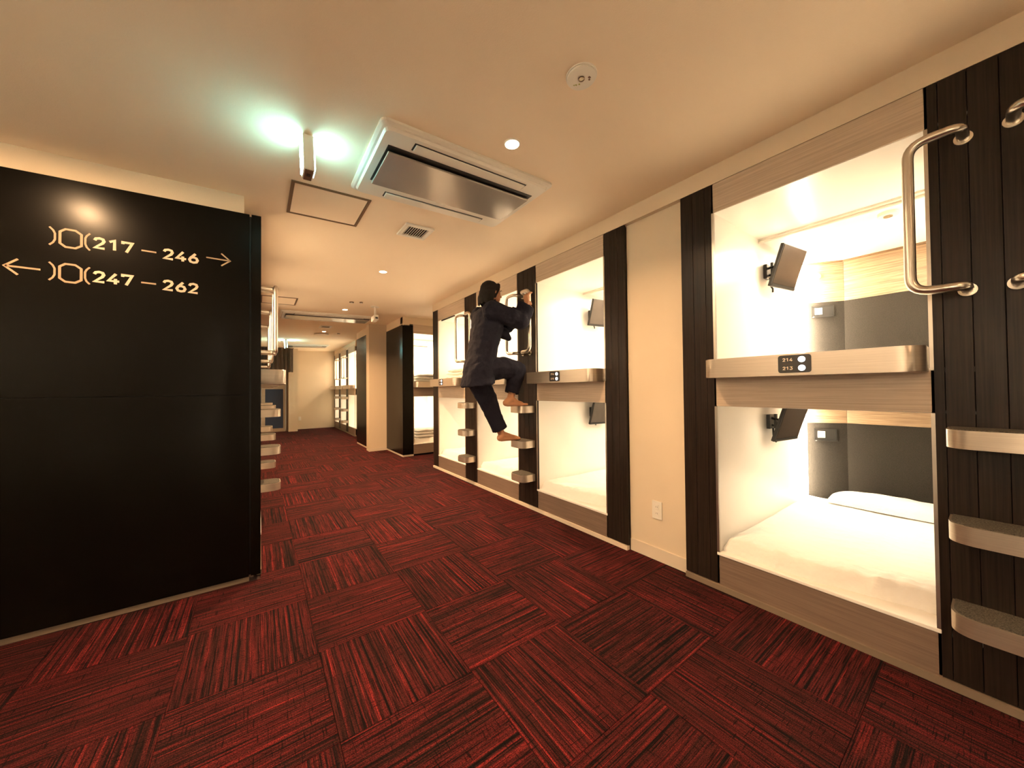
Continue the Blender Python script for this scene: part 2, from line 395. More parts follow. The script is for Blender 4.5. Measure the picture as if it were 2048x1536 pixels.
def capsule_inside(t, w, z0, z1, zw, zn, D=1.69, ext=.13, plain=False, niche=True, rail=False, lampz=None, power=16):
    wi = w+ext; c0 = (0.0, D-.17); c1 = (.24, D)
    box('side_panel', M['inner'], (-.012, 0), (.006, D+.01), (z0, z1), t)
    box('side_panel', M['inner'], (wi, wi+.012), (.006, D+.01), (z0, z1), t)
    box('ceiling_panel', M['inner'], (-.012, wi+.012), (.006, D+.02), (z1, z1+.012), t)
    box('bed_base', M['inner'], (-.012, wi+.012), (.012, D+.02), (z0-.02, z0), t)
    OK_, FB = (M['inner'], M['inner']) if plain else (M['oak'], M['fabric'])
    bm = bmesh.new(); facet(bm, c0, c1, zw, z1-.012); obj('wood_panel', bm, OK_, t)
    bm = bmesh.new(); facet(bm, (c1[0]+.0015, c1[1]), (wi, D), zw, z1-.012); obj('wood_panel', bm, OK_, t)
    bm = bmesh.new(); facet(bm, c0, c1, z0, zw-.001); facet(bm, (c1[0], c1[1]), (wi, D), z0, zw-.001)
    obj('headboard', bm, FB, t)
    bm = bmesh.new(); facet(bm, (c0[0], c0[1]-.01), (c1[0], c1[1]-.01), z1-.014, z1-.001, .02); facet(bm, (c1[0], c1[1]-.01), (wi, D-.01), z1-.014, z1-.001, .02)
    obj('shadow_rail', bm, M['bronze'], t)
    box('corner_light', M['led'], (.001, .030), (D-.20, D-.178), (z0+.002, z1-.02), t, .003)
    # metal jambs round the mouth
    for a, b in ((-.0125, 0.0), (w-.001, w+.010)):
        box('jamb', M['jamb'], (a, b), (-.001, .010), (z0-.01, z1), t)
    if niche:
        dv = (Vector(c1)-Vector(c0)).normalized(); nn = Vector((dv.y, -dv.x))
        o = Vector(c0)+dv*.075
        nb = empty('niche', (o.x, o.y, zn), math.atan2(dv.y, dv.x), parent=t)
        bm = bmesh.new(); bx(bm, (0, .15), (-.006, 0), (0, .006)); bx(bm, (0, .15), (-.006, 0), (.084, .09)); bx(bm, (0, .006), (-.006, 0), (.006, .084)); bx(bm, (.144, .15), (-.006, 0), (.006, .084)); bx(bm, (.0, .15), (-.002, 0), (.0, .09))
        nb2 = obj('niche_frame', bm, M['dark'], nb); 
        box('socket_plate', M['white'], (.022, .072), (-.007, -.002), (.018, .072), nb, .002)
        bm = bmesh.new(); prism(bm, [(p.x, p.y) for p in fillet([(-.002, 0, 0), (-.002, -.03, 0), (.152, -.03, 0), (.152, 0, 0)], .02, 5)], -.008, 0)
        obj('niche_shelf', bm, M['dark'], nb)
    if lampz:
        dv = (Vector(c1)-Vector(c0)).normalized(); mid = Vector(c0)+dv*.115; nn = Vector((dv.y, -dv.x))
        bm = bmesh.new(); a = Vector((mid.x, mid.y, lampz)); n3 = Vector((nn.x, nn.y, 0))
        tube(bm, [a, a+n3*.02], .022, 18); rl = smooth(obj('reading_lamp', bm, M['white'], t))
        bm = bmesh.new(); tube(bm, [a+n3*.0195, a+n3*.022], .017, 18); obj('lamp_lens', bm, M['lamp'], rl)
    if rail:
        bm = bmesh.new(); tube(bm, [(0, .66, z1-.022), (wi, .70, z1-.022)], .008, 10); bx(bm, (0, wi), (.655, .70), (z1-.012, z1-.0005))
        obj('curtain_rail', bm, M['white'], t)
        bm = bmesh.new(); disc(bm, (.60, .86), 0, .045, z1-.02, z1, 24); o = obj('emergency_lamp', bm, M['white'], t)
        bm = bmesh.new(); disc(bm, (.60, .86), 0, .02, z1-.026, z1-.019, 20); obj('lamp_lens', bm, M['glass'], o)
    l = area('capsule_lamp', (wi/2, .95, z1-.03), .6, power*.32, PODC, shape='RECTANGLE', sy=.6); l.parent = t
    # the vertical strip in the corner washes outwards
    l = area('corner_lamp', (.045, D-.235, (z0+z1)/2), .05, power*.68, PODC, rot=(R(90), 0, R(30)), shape='RECTANGLE', sy=(z1-z0)*.9); l.parent = t
def number_plate(t, a, b, x=.35):
    p = empty('number_plate', (x, -.1505, 1.24), parent=t)
    bm = bmesh.new()
    pts = fillet([(0, .04, 0), (0, .083, 0), (.125, .083, 0), (.125, 0, 0), (0, 0, 0), (0, .04, 0)], [0, .013, .013, .013, .013, 0], 5)
    v0 = [bm.verts.new((q.x, -.0022, q.y)) for q in pts[:-1]]; v1 = [bm.verts.new((q.x, .0, q.y)) for q in pts[:-1]]
    bm.faces.new(v0); bm.faces.new(list(reversed(v1)))
    for k in range(len(v0)): bm.faces.new((v0[k], v1[k], v1[(k+1) % len(v0)], v0[(k+1) % len(v0)]))
    bmesh.ops.recalc_face_normals(bm, faces=bm.faces)
    obj('plate_face', bm, M['plate'], p)
    for z, s in ((.0535, a), (.0135, b)):
        textmesh(s, .0165, M['inkp'], p, 'lettering', (.018, -.0026, z), (R(90), 0, 0), .040, .20)
        bm = bmesh.new(); tube(bm, [(.091, -.0024, z+.008), (.091, -.0040, z+.008)], .0135, 22); obj('status_light', bm, M['status'], p)
    box('divider', M['brown'], (.018, .058), (-.0026, -.002), (.0410, .0418), p)
    return p
ZL0, ZL1, ZU0, ZU1 = .215, 1.064, 1.245, 2.205
def lower_capsule(w, loc, rz, label, group, **kw):
    t = empty('sleeping_capsule', loc, rz, label, 'sleeping capsule', group)
    box('kick_panel', M['woodshade'], (-.0125, w+.011), (0, .02), (.030, .198), t, .001)  # darker copy of the laminate stands in for dim light low down
    box('sill', M['inner'], (-.0125, w+.011), (-.004, .06), (.199, .2145), t, .002)
    box('fascia', M['woodshade' if kw.get('plain') else 'wood'], (-.0125, w+.011), (0, .02), (1.066, 1.236), t, .001)  # aisle-facing fascia carries the shade under the guard rail in its colour
    capsule_inside(t, w, ZL0, ZL1, .875, .735, **{'power': POD_LO, **kw}); return t
def upper_capsule(w, loc, rz, label, group, nums=None, slit=False, **kw):
    t = empty('sleeping_capsule', loc, rz, label, 'sleeping capsule', group)
    box('header_panel', M['wood'], (-.0125, w+.011), (0, .02), (2.207, ZT-.002), t, .001)
    o = obj('guard_rail', curved_rail(w, 1.228, 1.330), M['alu'], t); smooth(o, 30)
    if nums: number_plate(t, *nums)
    if slit: box('roller_blind_slot', M['dark'], (.10, .52), (.004, .02), (2.19, 2.204), t)
    capsule_inside(t, w, ZU0, ZU1, 1.872, 1.752, rail=True, lampz=2.085, **{'power': POD_UP, **kw}); return t

R90 = R(-90)
# near bay: opening Y .165 - .975
post([0, .075, .148, .200], .3, .034, ZT, (W, 1.175, 0), R90, 'dark wood post between beige wall pier and nearest open capsules', 'dark end posts')
t = post([0]+[e for e in LE[1:]], .3, .034, ZT, (W, .165, 0), R90, 'dark ladder post beside the nearest bed, cut off by the right edge of the photo', 'ladder posts', True); ladder_parts(t, .305)
WN = .810
lower_capsule(WN, (W, .975, 0), R90, 'nearest lower sleeping capsule, number 213, open with bed, pillow and lit corner', 'sleeping capsules in the right bank')
upper_capsule(WN, (W, .975, 0), R90, 'nearest upper sleeping capsule behind guard rail with plate 214 over 213', 'sleeping capsules in the right bank', ('214', '213'))
# unseen capsules added past the frame and behind the camera to light the room
lower_capsule(WN, (W, -.145, 0), R90, 'unseen lower capsule added for light past the right edge of the photo', 'sleeping capsules added out of frame for light', niche=False)
upper_capsule(WN, (W, -.145, 0), R90, 'unseen upper capsule added for light past the right edge of the photo', 'sleeping capsules added out of frame for light', niche=False)
post([0, .066, .132, .195], .3, .034, ZT, (W, -.96, 0), R90, 'dark end post past the right edge of the photo', 'dark end posts')
for k in range(3):
    xo = -1.0-k*1.13+1.9
    for f_, nm in ((lower_capsule, 'lower'), (upper_capsule, 'upper')):
        f_(.82, (xo, -2.1, 0), R(180), ('%s capsule added for light behind the camera, ' % nm)+('nearest the right wall', 'in the middle bay', 'nearest the left wall')[k], 'sleeping capsules added out of frame for light', niche=False, power=5)
    if k == 2: break
    t = post(LE, .3, .034, ZT-.12, (xo-.82, -2.1, 0), R(180), 'ladder post behind the camera, '+('nearest the right wall', 'nearest the left wall')[k], 'ladder posts', True); ladder_parts(t, .305)
NK = ('in the back corner', 'second from the back corner', 'third from the back corner', 'next to the black sign panel')
for k in range(4):  # unseen bank added at far left; its uppers brighten headers and ceiling
    yo = -2.02+k*1.13
    lower_capsule(.82, (XMIN, yo, 0), R(90), 'lower capsule added for light on the far left wall, '+NK[k], 'sleeping capsules added out of frame for light', niche=False, power=4)
    upper_capsule(.82, (XMIN, yo, 0), R(90), 'upper capsule added for light on the far left wall, '+NK[k], 'sleeping capsules added out of frame for light', niche=False, power=SIDE_UP)
    if k < 3:
        t = post(LE, .3, .034, 2.26, (XMIN, yo+.82, 0), R(90), 'ladder post on the far left wall, after the bay '+NK[k], 'ladder posts', True); ladder_parts(t, .305)
# middle bank
post([0, .066, .132, .195], .3, .034, ZT, (W, 1.795, 0), R90, 'dark wood post to the left of the beige wall pier with the outlet', 'dark end posts', back=.05)
bays = [(2.615, .82, ('216', '215'), 'directly left of the post by the wall outlet'), (3.757, .832, ('218', '217'), 'right behind the climbing person'), (4.9, .825, ('220', '219'), 'farthest of the three bays left of the climbing person')]
for k, (yl, wd, nums, where) in enumerate(bays):
    lower_capsule(wd, (W, yl, 0), R90, 'lower sleeping capsule '+where, 'sleeping capsules in the right bank', niche=(k == 0))
    upper_capsule(wd, (W, yl, 0), R90, 'upper sleeping capsule with guard rail '+where, 'sleeping capsules in the right bank', nums, slit=(k == 2), niche=(k == 0))
for yl, lab in ((2.925, 'dark ladder post with two handles and three steps the person is climbing'), (4.075, 'dark ladder post with handles and steps just left of the climbing person')):
    t = post(LE[:-1]+[.312], .3, .034, ZT, (W, yl, 0), R90, lab, 'ladder posts', True); ladder_parts(t, .312)
post([0, .066, .132, .195], .3, .034, ZT, (W, 5.1, 0), R90, 'dark wood corner post at the cross aisle left of the climbing person', 'dark end posts', back=.1)

# cross bank facing the camera over the cross aisle
YC = 6.18; XC = 2.07
t = empty('end_panel', (XC, YC, 0), 0, 'tall dark glossy end panel at the corner of the cross aisle', 'panel', 'dark end panels')
box('face_board', M['black'], (0, .018), (.002, .97), (.034, 2.345), t, .001)
box('edge_board', M['black'], (.0185, .195), (0, .02), (.034, 2.345), t, .001)
box('core', M['black'], (.0185, .19), (.0205, .97), (.034, 2.34), t)
box('plinth', M['trim'], (.004, .195), (.006, .97), (0, .034), t)
lower_capsule(.82, (XC+.205, YC, 0), 0, 'lower capsule facing the camera across the aisle with a folded quilt', 'sleeping capsules facing across the aisle', niche=False, plain=True)
upper_capsule(.82, (XC+.205, YC, 0), 0, 'upper capsule facing the camera across the aisle with a folded quilt', 'sleeping capsules facing across the aisle', niche=False, plain=True)
post([0, .075, .148, .305], .3, .034, ZT, (XC+1.035, YC, 0), 0, 'dark post at the far side of the capsules across the aisle', 'dark end posts')
# second end panel behind the pier
t = empty('end_panel', (1.80, 7.362, 0), 0, 'smaller far dark end panel behind the beige pier with teal reflection', 'panel', 'dark end panels')
box('face_board', M['black'], (0, .018), (0, 1.13), (.034, 2.33), t, .001)
box('edge_board', M['black'], (.0185, .16), (1.05, 1.13), (.034, 2.33), t, .001)
box('plinth', M['trim'], (.004, .1), (0, 1.125), (0, .034), t)
# far bank
XF = 2.03
farb = [(10.60, .80, 'nearest bay of the far bank'), (11.72, .81, 'middle bay of the far bank'), (12.70, .67, 'last bay by the end wall')]
for yl, wd, where in farb:
    lower_capsule(wd, (XF, yl, 0), R90, 'far lower sleeping capsule, '+where, 'sleeping capsules in the far bank', niche=False, power=8)
    upper_capsule(wd, (XF, yl, 0), R90, 'far upper sleeping capsule, '+where, 'sleeping capsules in the far bank', niche=False, power=24)
for yl, lab in ((10.91, 'far ladder post, nearer of the two before the end wall'), (12.03, 'far ladder post, closer of the two to the end wall')):
    t = post(LE, .3, .034, 2.335, (XF, yl, 0), R90, lab, 'ladder posts', True, back=.1); ladder_parts(t, .305)
post([0, .10], .3, .034, 2.335, (XF, YEND, 0), R90, 'thin dark post in the corner of the end wall', 'dark end posts', back=.1)
wallbox('trim_4', (XF-.010, XF+.02), (9.72, YEND), 0, 'kick', top=.034)

# left bank (seen edge-on: only its rails, handles and steps stick out)
P90 = R(90)
lb = [(2.85+.13, .81, 'first'), (4.10, .825, 'second'), (5.245, .825, 'third')]
for k, (y0, wd, nm) in enumerate(lb):
    upper_capsule(wd, (L0, y0, 0), P90, nm+' upper capsule of the left bank, only its guard rail showing past the black panel', 'sleeping capsules in the left bank', niche=False)
    lower_capsule(wd, (L0, y0, 0), P90, nm+' lower capsule of the left bank, hidden beyond the black panel', 'sleeping capsules in the left bank', niche=False)
for y0, nm in ((3.79, 'first'), (4.93, 'second'), (6.075, 'third')):
    t = post(LE, .3, .034, ZT-.09, (L0, y0, 0), P90, nm+' ladder post of the left bank, handles and steps poking out past the black panel', 'ladder posts', True, back=.1); ladder_parts(t, .305)
wallbox('trim_5', (L0-.02, L0+.004), (2.81, 6.39), 0, 'kick', top=.03)

# ------------------------------------------------------------------ big black sign panel on the left
t = empty('sign_panel', (0, 2.744, 0), 0, 'huge glossy black wall panel with capsule numbers and arrows', 'panel')
def slab(name, x0, x1, z0, z1s, m=M['black'], y0=0, y1=.018):
    bm = bmesh.new(); top = (lambda x: z1s) if not callable(z1s) else z1s
    vv = [bm.verts.new(p) for p in ((x0, y0, z0), (x1, y0, z0), (x1, y1, z0), (x0, y1, z0), (x0, y0, top(x0)), (x1, y0, top(x1)), (x1, y1, top(x1)), (x0, y1, top(x0)))]
    for f in ((0, 3, 2, 1), (4, 5, 6, 7), (0, 1, 5, 4), (1, 2, 6, 5), (2, 3, 7, 6), (3, 0, 4, 7)): bm.faces.new([vv[i] for i in f])
    bmesh.ops.bevel(bm, geom=list(bm.edges), offset=.0005, segments=1, affect='EDGES'); return obj(name, bm, m, t)
ptop = lambda x: 2.293+.041*x
box('backing_board', M['dark'], (-2.44, -.075), (.019, .0225), (.034, 2.19), t)
bxs = [-2.44, -1.86, -.95-.2, -.045]
for a, b in zip(bxs, bxs[1:]):
    slab('lower_board', a+.001, b-.001, .031, 1.154)
    slab('upper_board', a+.001, b-.001, 1.1565, ptop)
box('backing_board', M['dark'], (-.0745, -.004), (.019, .0225), (.034, 2.285), t)
slab('edge_board', -.036, L0, .034, ptop, m=M['black'], y0=-.004, y1=.09)
def stroke(pts, wd, m, name, y=-.0012, close=False):
    bm = bmesh.new(); P = [Vector((a, b)) for a, b in pts]; n = len(P); rngs = []
    for i in range(n):
        if close: a, b = P[(i-1) % n], P[(i+1) % n]
        else: a, b = P[max(i-1, 0)], P[min(i+1, n-1)]
        d1 = (P[i]-a).normalized() if (P[i]-a).length > 1e-9 else (b-P[i]).normalized()
        d2 = (b-P[i]).normalized() if (b-P[i]).length > 1e-9 else d1
        tdir = (d1+d2).normalized(); nrm = Vector((-tdir.y, tdir.x)); k = max(.5, nrm.dot(Vector((-d1.y, d1.x))))
        rngs.append([P[i]+nrm*wd/2/k, P[i]-nrm*wd/2/k])
    vs = [[bm.verts.new((q.x, y, q.y)) for q in r] for r in rngs]; vb = [[bm.verts.new((q.x, 0, q.y)) for q in r] for r in rngs]
    m_ = n if close else n-1
    for i in range(m_):
        j = (i+1) % n
        bm.faces.new((vs[i][0], vs[j][0], vs[j][1], vs[i][1])); bm.faces.new((vs[i][0], vb[i][0], vb[j][0], vs[j][0])); bm.faces.new((vs[i][1], vs[j][1], vb[j][1], vb[i][1]))
    bmesh.ops.recalc_face_normals(bm, faces=bm.faces)
    return obj(name, bm, m, t)
for zb in (1.914, 1.738):
    z0, z1 = zb, zb+.090; lw = .0075
    stroke([(-.842, z1), (-.830, z1-.014), (-.824, z1-.030), (-.824, z0+.030), (-.830, z0+.014), (-.842, z0)], lw, M['inkt'], 'emblem')
    o = [(-.790, z1), (-.757, z1), (-.737, z1-.016), (-.737, z0+.016), (-.757, z0), (-.790, z0), (-.808, z0+.016), (-.808, z1-.016)]
    stroke(o, .0095, M['inkt'], 'emblem', close=True)
    stroke([(-.708, z1-.002), (-.719, z1-.016), (-.724, z1-.030), (-.724, z0+.030), (-.719, z0+.014), (-.708, z0)], lw, M['inkt'], 'emblem')
for z, a, b in ((1.9275, '217', '246'), (1.7505, '247', '262')):
    textmesh(a, .064, M['ink'], t, 'lettering', (-.697, -.001, z), (R(90), 0, 0), .150, .19)
    textmesh(b, .064, M['ink'], t, 'lettering', (-.437, -.001, z-.001), (R(90), 0, 0), .156, .19)
    stroke([(-.522, z+.030), (-.463, z+.030)], .0085, M['inkt'], 'dash')
stroke([(-.252, 1.976), (-.142, 1.976)], .0075, M['inkt'], 'arrow'); stroke([(-.183, 2.013), (-.141, 1.976), (-.183, 1.939)], .0075, M['inkt'], 'arrow')
stroke([(-.974, 1.784), (-.868, 1.784)], .0085, M['inkt'], 'arrow'); stroke([(-.936, 1.822), (-.976, 1.784), (-.936, 1.746)], .0085, M['inkt'], 'arrow')

# ------------------------------------------------------------------ bedding
def cloth_slab(name, x0, x1, y0, y1, z0, z1, parent=None, seed=0, amp=.008, nx=44, ny=60, drop=.03, wr=1.0):
    """a soft mattress shape with its own rounded edge and folds"""
    bm = bmesh.new(); g = []
    for j in range(ny+1):
        row = []
        for i in range(nx+1):
            u, v_ = i/nx, j/ny; x = x0+(x1-x0)*u; y = y0+(y1-y0)*v_
            e = min(min(u, 1-u)*(x1-x0), min(v_, 1-v_)*(y1-y0)); k = min(1, e/.05); rnd = math.sqrt(max(0, 1-(1-k)**2))
            p = Vector((x*3.1+seed, y*2.3, seed*1.7))
            f = noise.noise(p)*amp*1.2+noise.noise(Vector((x*9+seed, y*4, 3)))*amp*.6
            fr = max(0, 1-v_*5)
            f += wr*fr*abs(noise.noise(Vector((x*26+seed, y*9, 7))))*.016
            row.append(bm.verts.new((x+noise.noise(Vector((y*7, seed, 1)))*.004, y+(.006*noise.noise(Vector((x*14, seed, 5))) if v_ < .1 else 0)+wr*.032*max(0, 1-v_*6)*max(0, min(1, (u-.45)/.35)), z0+(z1-z0)*(.25+.75*rnd)+f*rnd)))
        g.append(row)
    for j in range(ny):
        for i in range(nx): bm.faces.new((g[j][i], g[j][i+1], g[j+1][i+1], g[j+1][i]))
    rim = [g[0][i] for i in range(nx+1)]+[g[j][nx] for j in range(1, ny+1)]+[g[ny][i] for i in range(nx-1, -1, -1)]+[g[j][0] for j in range(ny-1, 0, -1)]
    low = [bm.verts.new((q.co.x, q.co.y, z0)) for q in rim]; n = len(rim)
    for k in range(n): bm.faces.new((rim[k], low[k], low[(k+1) % n], rim[(k+1) % n]))
    bm.faces.new(low); bmesh.ops.recalc_face_normals(bm, faces=bm.faces)
    return smooth(obj(name, bm, M['sheet'], parent), 70)
def mattress(loc, rz, w, z, label, seed, wide=.12):
    t = cloth_slab('mattress', .004, w+wide, .040, 1.50, 0, .075, seed=seed, wr=2.4)
    t.location = (loc[0], loc[1], z); t.rotation_euler = (0, 0, rz)
    tag(t, label, 'mattress', 'white sheeted mattresses'); return t
def pillow(loc, rz, z, x0, x1, y0, y1, h, label, seed):
    bm = bmesh.new(); nx, ny = 34, 20; top = []; bot = []
    for j in range(ny+1):
        a = []; b = []
        for i in range(nx+1):
            u, v_ = i/nx*2-1, j/ny*2-1
            k = (max(0, 1-abs(u)**3.2)*max(0, 1-abs(v_)**2.6))**.5; px = 1-.05*v_*v_; py = 1-.08*u*u
            x = (x0+x1)/2+(x1-x0)/2*u*px; y = (y0+y1)/2+(y1-y0)/2*v_*py
            f = noise.noise(Vector((x*13, y*9, seed)))*.007*k
            a.append(bm.verts.new((x, y, .008+h*k+f))); b.append(a[-1] if abs(u) == 1 or abs(v_) == 1 else bm.verts.new((x, y, .006-.004*k)))
        top.append(a); bot.append(b)
    for j in range(ny):
        for i in range(nx):
            bm.faces.new((top[j][i], top[j][i+1], top[j+1][i+1], top[j+1][i]))
            q = []
            for vv in (bot[j][i], bot[j+1][i], bot[j+1][i+1], bot[j][i+1]):
                if vv not in q: q.append(vv)
            try: bm.faces.new(q)
            except Exception: pass
    bmesh.ops.recalc_face_normals(bm, faces=bm.faces)
    o = smooth(obj('pillow', bm, M['sheet']), 70); o.location = (loc[0], loc[1], z); o.rotation_euler = (0, 0, rz)
    return tag(o, label, 'pillow', 'white pillows')
mattress((W, .975), R90, .81, .2155, 'white sheeted mattress in the nearest lower capsule', 3)
pillow((W, .975), R90, .292, .17, .88, 1.30, 1.60, .085, 'flat white pillow at the head of the nearest bed', 2)
mattress((W, 2.615), R90, .82, .2155, 'white mattress in the lower capsule beside the wall outlet bay', 11)
mattress((W, 3.757), R90, .832, .2155, 'white mattress in the lower capsule behind the standing leg', 17)
mattress((W, 4.9), R90, .825, .2155, 'white mattress in the lower capsule left of the person', 23)
pillow((W, 4.9), R90, .292, .10, .70, .85, 1.25, .10, 'puffed white pillow in the lower capsule left of the person', 8)
def quilt(loc, rz, z, label, seed, w=.78):
    t = empty('folded_quilt', (loc[0], loc[1], z), rz, label, 'quilt', 'folded quilts')
    for k in range(3):
        bm = bmesh.new(); nx, ny = 30, 16; hh = .05; zz = k*.052; g = []
        for side in (0, 1):
            for j in range(ny+1):
                row = []
                for i in range(nx+1):
                    u, v_ = i/nx*2-1, j/ny*2-1; kx = max(0, 1-abs(u)**6)*max(0, 1-abs(v_)**6)
                    x = .03+w/2+(w/2-.03-k*.02)*u; y = .30+(.23-k*.01)*v_
                    zc = zz+hh/2+(1 if side else -1)*hh/2*kx**.4+noise.noise(Vector((x*9, y*9, seed+k)))*.010+(noise.noise(Vector((x*4, 0, seed+k)))*.012 if k else 0)
                    row.append(bm.verts.new((x, y, max(zc, .001))))
                g.append(row)
            for j in range(ny):
                for i in range(nx):
                    a = len(g)-ny-1+j; bm.faces.new((g[a][i], g[a][i+1], g[a+1][i+1], g[a+1][i]))
        bmesh.ops.remove_doubles(bm, verts=bm.verts, dist=.0008); bmesh.ops.recalc_face_normals(bm, faces=bm.faces)
        smooth(obj('quilt_fold', bm, M['sheet'], t), 80)
    return t
mattress((XC+.205, YC), 0, .82, .2155, 'white mattress under the folded quilt in the lower capsule across the aisle', 31)
quilt((XC+.205, YC), 0, .30, 'folded white quilt in the lower capsule across the aisle', 4)
mattress((XC+.205, YC), 0, .82, 1.2455, 'white mattress under the folded quilt in the upper capsule across the aisle', 37)
quilt((XC+.205, YC), 0, 1.33, 'folded white quilt in the upper capsule across the aisle', 9)
mattress((W, 4.9), R90, .825, 1.2455, 'white mattress in the upper capsule left of the person, above the guard rail', 41)
quilt((W, 4.9), R90, 1.33, 'rumpled white quilt in the upper capsule left of the person', 12)

# ------------------------------------------------------------------ televisions on arms
def tv(loc, rz, z, label, tilt):
    t = empty('wall_television', (loc[0], loc[1], z), rz, label, 'television', 'televisions on wall arms')
    b = box('wall_bracket', M['dark'], (.0, .022), (.79, .86), (-.055, .045), t, .003)
    bm = bmesh.new(); tube(bm, [(.02, .83, .02), (.055, .79, .015), (.105, .85, .0)], .009, 10); tube(bm, [(.02, .83, -.03), (.06, .82, -.035), (.102, .86, -.01)], .008, 10); bx(bm, (.040, .056), (.80, .83), (-.05, .05), .002)
    smooth(obj('arm', bm, M['dark'], t))
    bm = bmesh.new(); tube(bm, [(.03, .82, -.05), (.028, .83, -.10), (.040, .84, -.13), (.036, .85, -.15)], .006, 8); obj('cable', bm, M['dark'], t)
    h = empty('display', (.125, .865, .0), 0, parent=t); h.rotation_euler = (0, tilt, R(-8))
    bm = bmesh.new(); bx(bm, (-.016, .006), (-.155, .155), (-.140, .140), .004); obj('housing', bm, M['dark'], h)
    box('screen', M['screen'], (.0062, .0085), (-.147, .147), (-.117, .133), h)
    box('bezel_strip', M['dark'], (.0062, .010), (-.149, .149), (-.137, -.120), h)
    return t
tv((W-.055, .975), R90, 2.0, 'television on a wall arm in the nearest upper capsule', R(18))
tv((W-.055, .975), R90, .935, 'television on a wall arm in the nearest lower capsule', R(18))
tv((W-.055, 2.615), R90, 1.98, 'television half hidden by the post in the upper capsule left of the outlet', R(18))
tv((W-.055, 2.615), R90, .93, 'television half hidden by the post in the lower capsule left of the outlet', R(18))

# ------------------------------------------------------------------ ceiling fittings
def ceil_root(name, x, y, label, cat, group=None):
    t = empty(name, (x, y, cz(x)), 0, label, cat, group); t.rotation_euler = (0, TILT, 0); return t
def downlight(x, y, label, r=.042, p=DOWN_W, sp=140):
    t = ceil_root('downlight', x, y, label, 'downlight', 'round ceiling downlights')
    bm = bmesh.new(); disc(bm, (0, 0), r*.86, r, -.006, .004, 36); smooth(obj('ring', bm, M['white'], t), 30)
    bm = bmesh.new(); disc(bm, (0, 0), 0, r*.86, -.003, .0, 32); obj('lens', bm, M['lamp'], t)
    l = area('downlight_lamp', (0, 0, -.012), r*1.6, p, WARM, spread=R(sp)); l.parent = t
downlight(1.063, 1.455, 'large bright round downlight beside the nearest air conditioner')
downlight(1.078, 3.832, 'round downlight just past the small square ceiling vent', p=DOWN_W*2.6)
downlight(1.096, 5.961, 'round downlight between the ceiling camera and the distant air conditioner', p=DOWN_W*2.2)
downlight(1.132, 8.4, 'farthest round downlight, low over the corridor', p=DOWN_W*2.5)
downlight(-.91, 2.0, 'round downlight out of frame mirrored in the black sign panel', p=DOWN_W*1.3, sp=180)
downlight(-1.0, -.6, 'unseen round downlight added behind the camera', p=DOWN_W*.3)  # out of view, added to lift the under-lit upright surfaces
downlight(1.05, -.9, 'unseen round downlight added behind the camera near the right wall', p=DOWN_W*.3)  # unseen, added on the downlight spacing to light the near right side
downlight(1.15, 11.0, 'round downlight over the end of the corridor', r=.02, p=DOWN_W*5)
# air conditioners
def aircon(x0, x1, y0, y1, label, drop=.045):
    t = ceil_root('air_conditioner', (x0+x1)/2, (y0+y1)/2, label, 'air conditioner', 'ceiling cassette air conditioners')
    a, b = (x1-x0)/2, (y1-y0)/2; k = 1 if True else 0
    bm = bmesh.new(); n = 4
    def ring(ax, by, z, r=.03):
        pts = []
        for sx, sy, s in ((1, 1, 0), (-1, 1, 90), (-1, -1, 180), (1, -1, 270)):
            for q in range(5):
                an = R(s+q*22.5); pts.append((sx*(ax-r)+r*math.cos(an), sy*(by-r)+r*math.sin(an), z))
        return [bm.verts.new(p) for p in pts]
    rs = [ring(a, b, 0), ring(a, b, -.012), ring(a-.012, b-.012, -.020), ring(a-.022, b-.022, -.022), ring(a-.03, b-.03, -.034)]
    for p, q in zip(rs, rs[1:]):
        for i in range(20): bm.faces.new((p[i], p[(i+1) % 20], q[(i+1) % 20], q[i]))
    bm.faces.new(rs[-1]); bmesh.ops.recalc_face_normals(bm, faces=bm.faces)
    obj('cover', bm, M['acwhite'], t)
    px = a-.075; py = .165
    box('intake_recess', M['dark'], (-px-.008, px+.008), (-py-.042, py-.02), (-.036, -.033), t)
    g = box('intake_panel', M['acgloss'], (-px, px), (-py-.010, py-.012), (-.053, -.043), t, .003)
    box('intake_lip', M['acwhite'], (-px+.004, px-.004), (py-.05, py-.016), (-.043, -.034), t, .002)
    for s in (-1, 1):
        yy = s*(b-.085)
        f = box('louver_gap', M['dark'], (-px+.10, px-.10), (yy-.030, yy+.030), (-.0350, -.0338), t)
        box('louver', M['acwhite'], (-px+.108, px-.108), (yy-.024, yy+.026), (-.042, -.035), t, .002)
    return t
aircon(.452, 1.500, 1.615, 2.300, 'white ceiling air conditioner nearest the camera with glossy intake panel')
aircon(.272, 1.66, 6.34, 6.98, 'second ceiling air conditioner behind the ceiling camera')
aircon(.55, 1.62, 10.9, 11.5, 'farthest ceiling air conditioner by the second exit sign')
# hatches
def hatch(x0, x1, y0, y1, label):
    t = ceil_root('access_hatch', (x0+x1)/2, (y0+y1)/2, label, 'hatch', 'ceiling access hatches')
    a, b = (x1-x0)/2, (y1-y0)/2; f = .017
    bm = bmesh.new(); bx(bm, (-a, a), (-b, -b+f), (-.006, 0)); bx(bm, (-a, a), (b-f, b), (-.006, 0)); bx(bm, (-a, -a+f), (-b+f, b-f), (-.006, 0)); bx(bm, (a-f, a), (-b+f, b-f), (-.006, 0))
    obj('frame', bm, M['bronze'], t)
    box('lid', M['ceiling'], (-a+f+.002, a-f-.002), (-b+f+.002, b-f-.002), (-.004, .004), t)
    bm = bmesh.new(); bx(bm, (-a+f, a-f), (-b+f, b-f), (-.001, .0)); obj('shadow_gap', bm, M['dark'], t)
hatch(.155, .603, 2.40, 2.85, 'square access hatch beside the near exit sign')
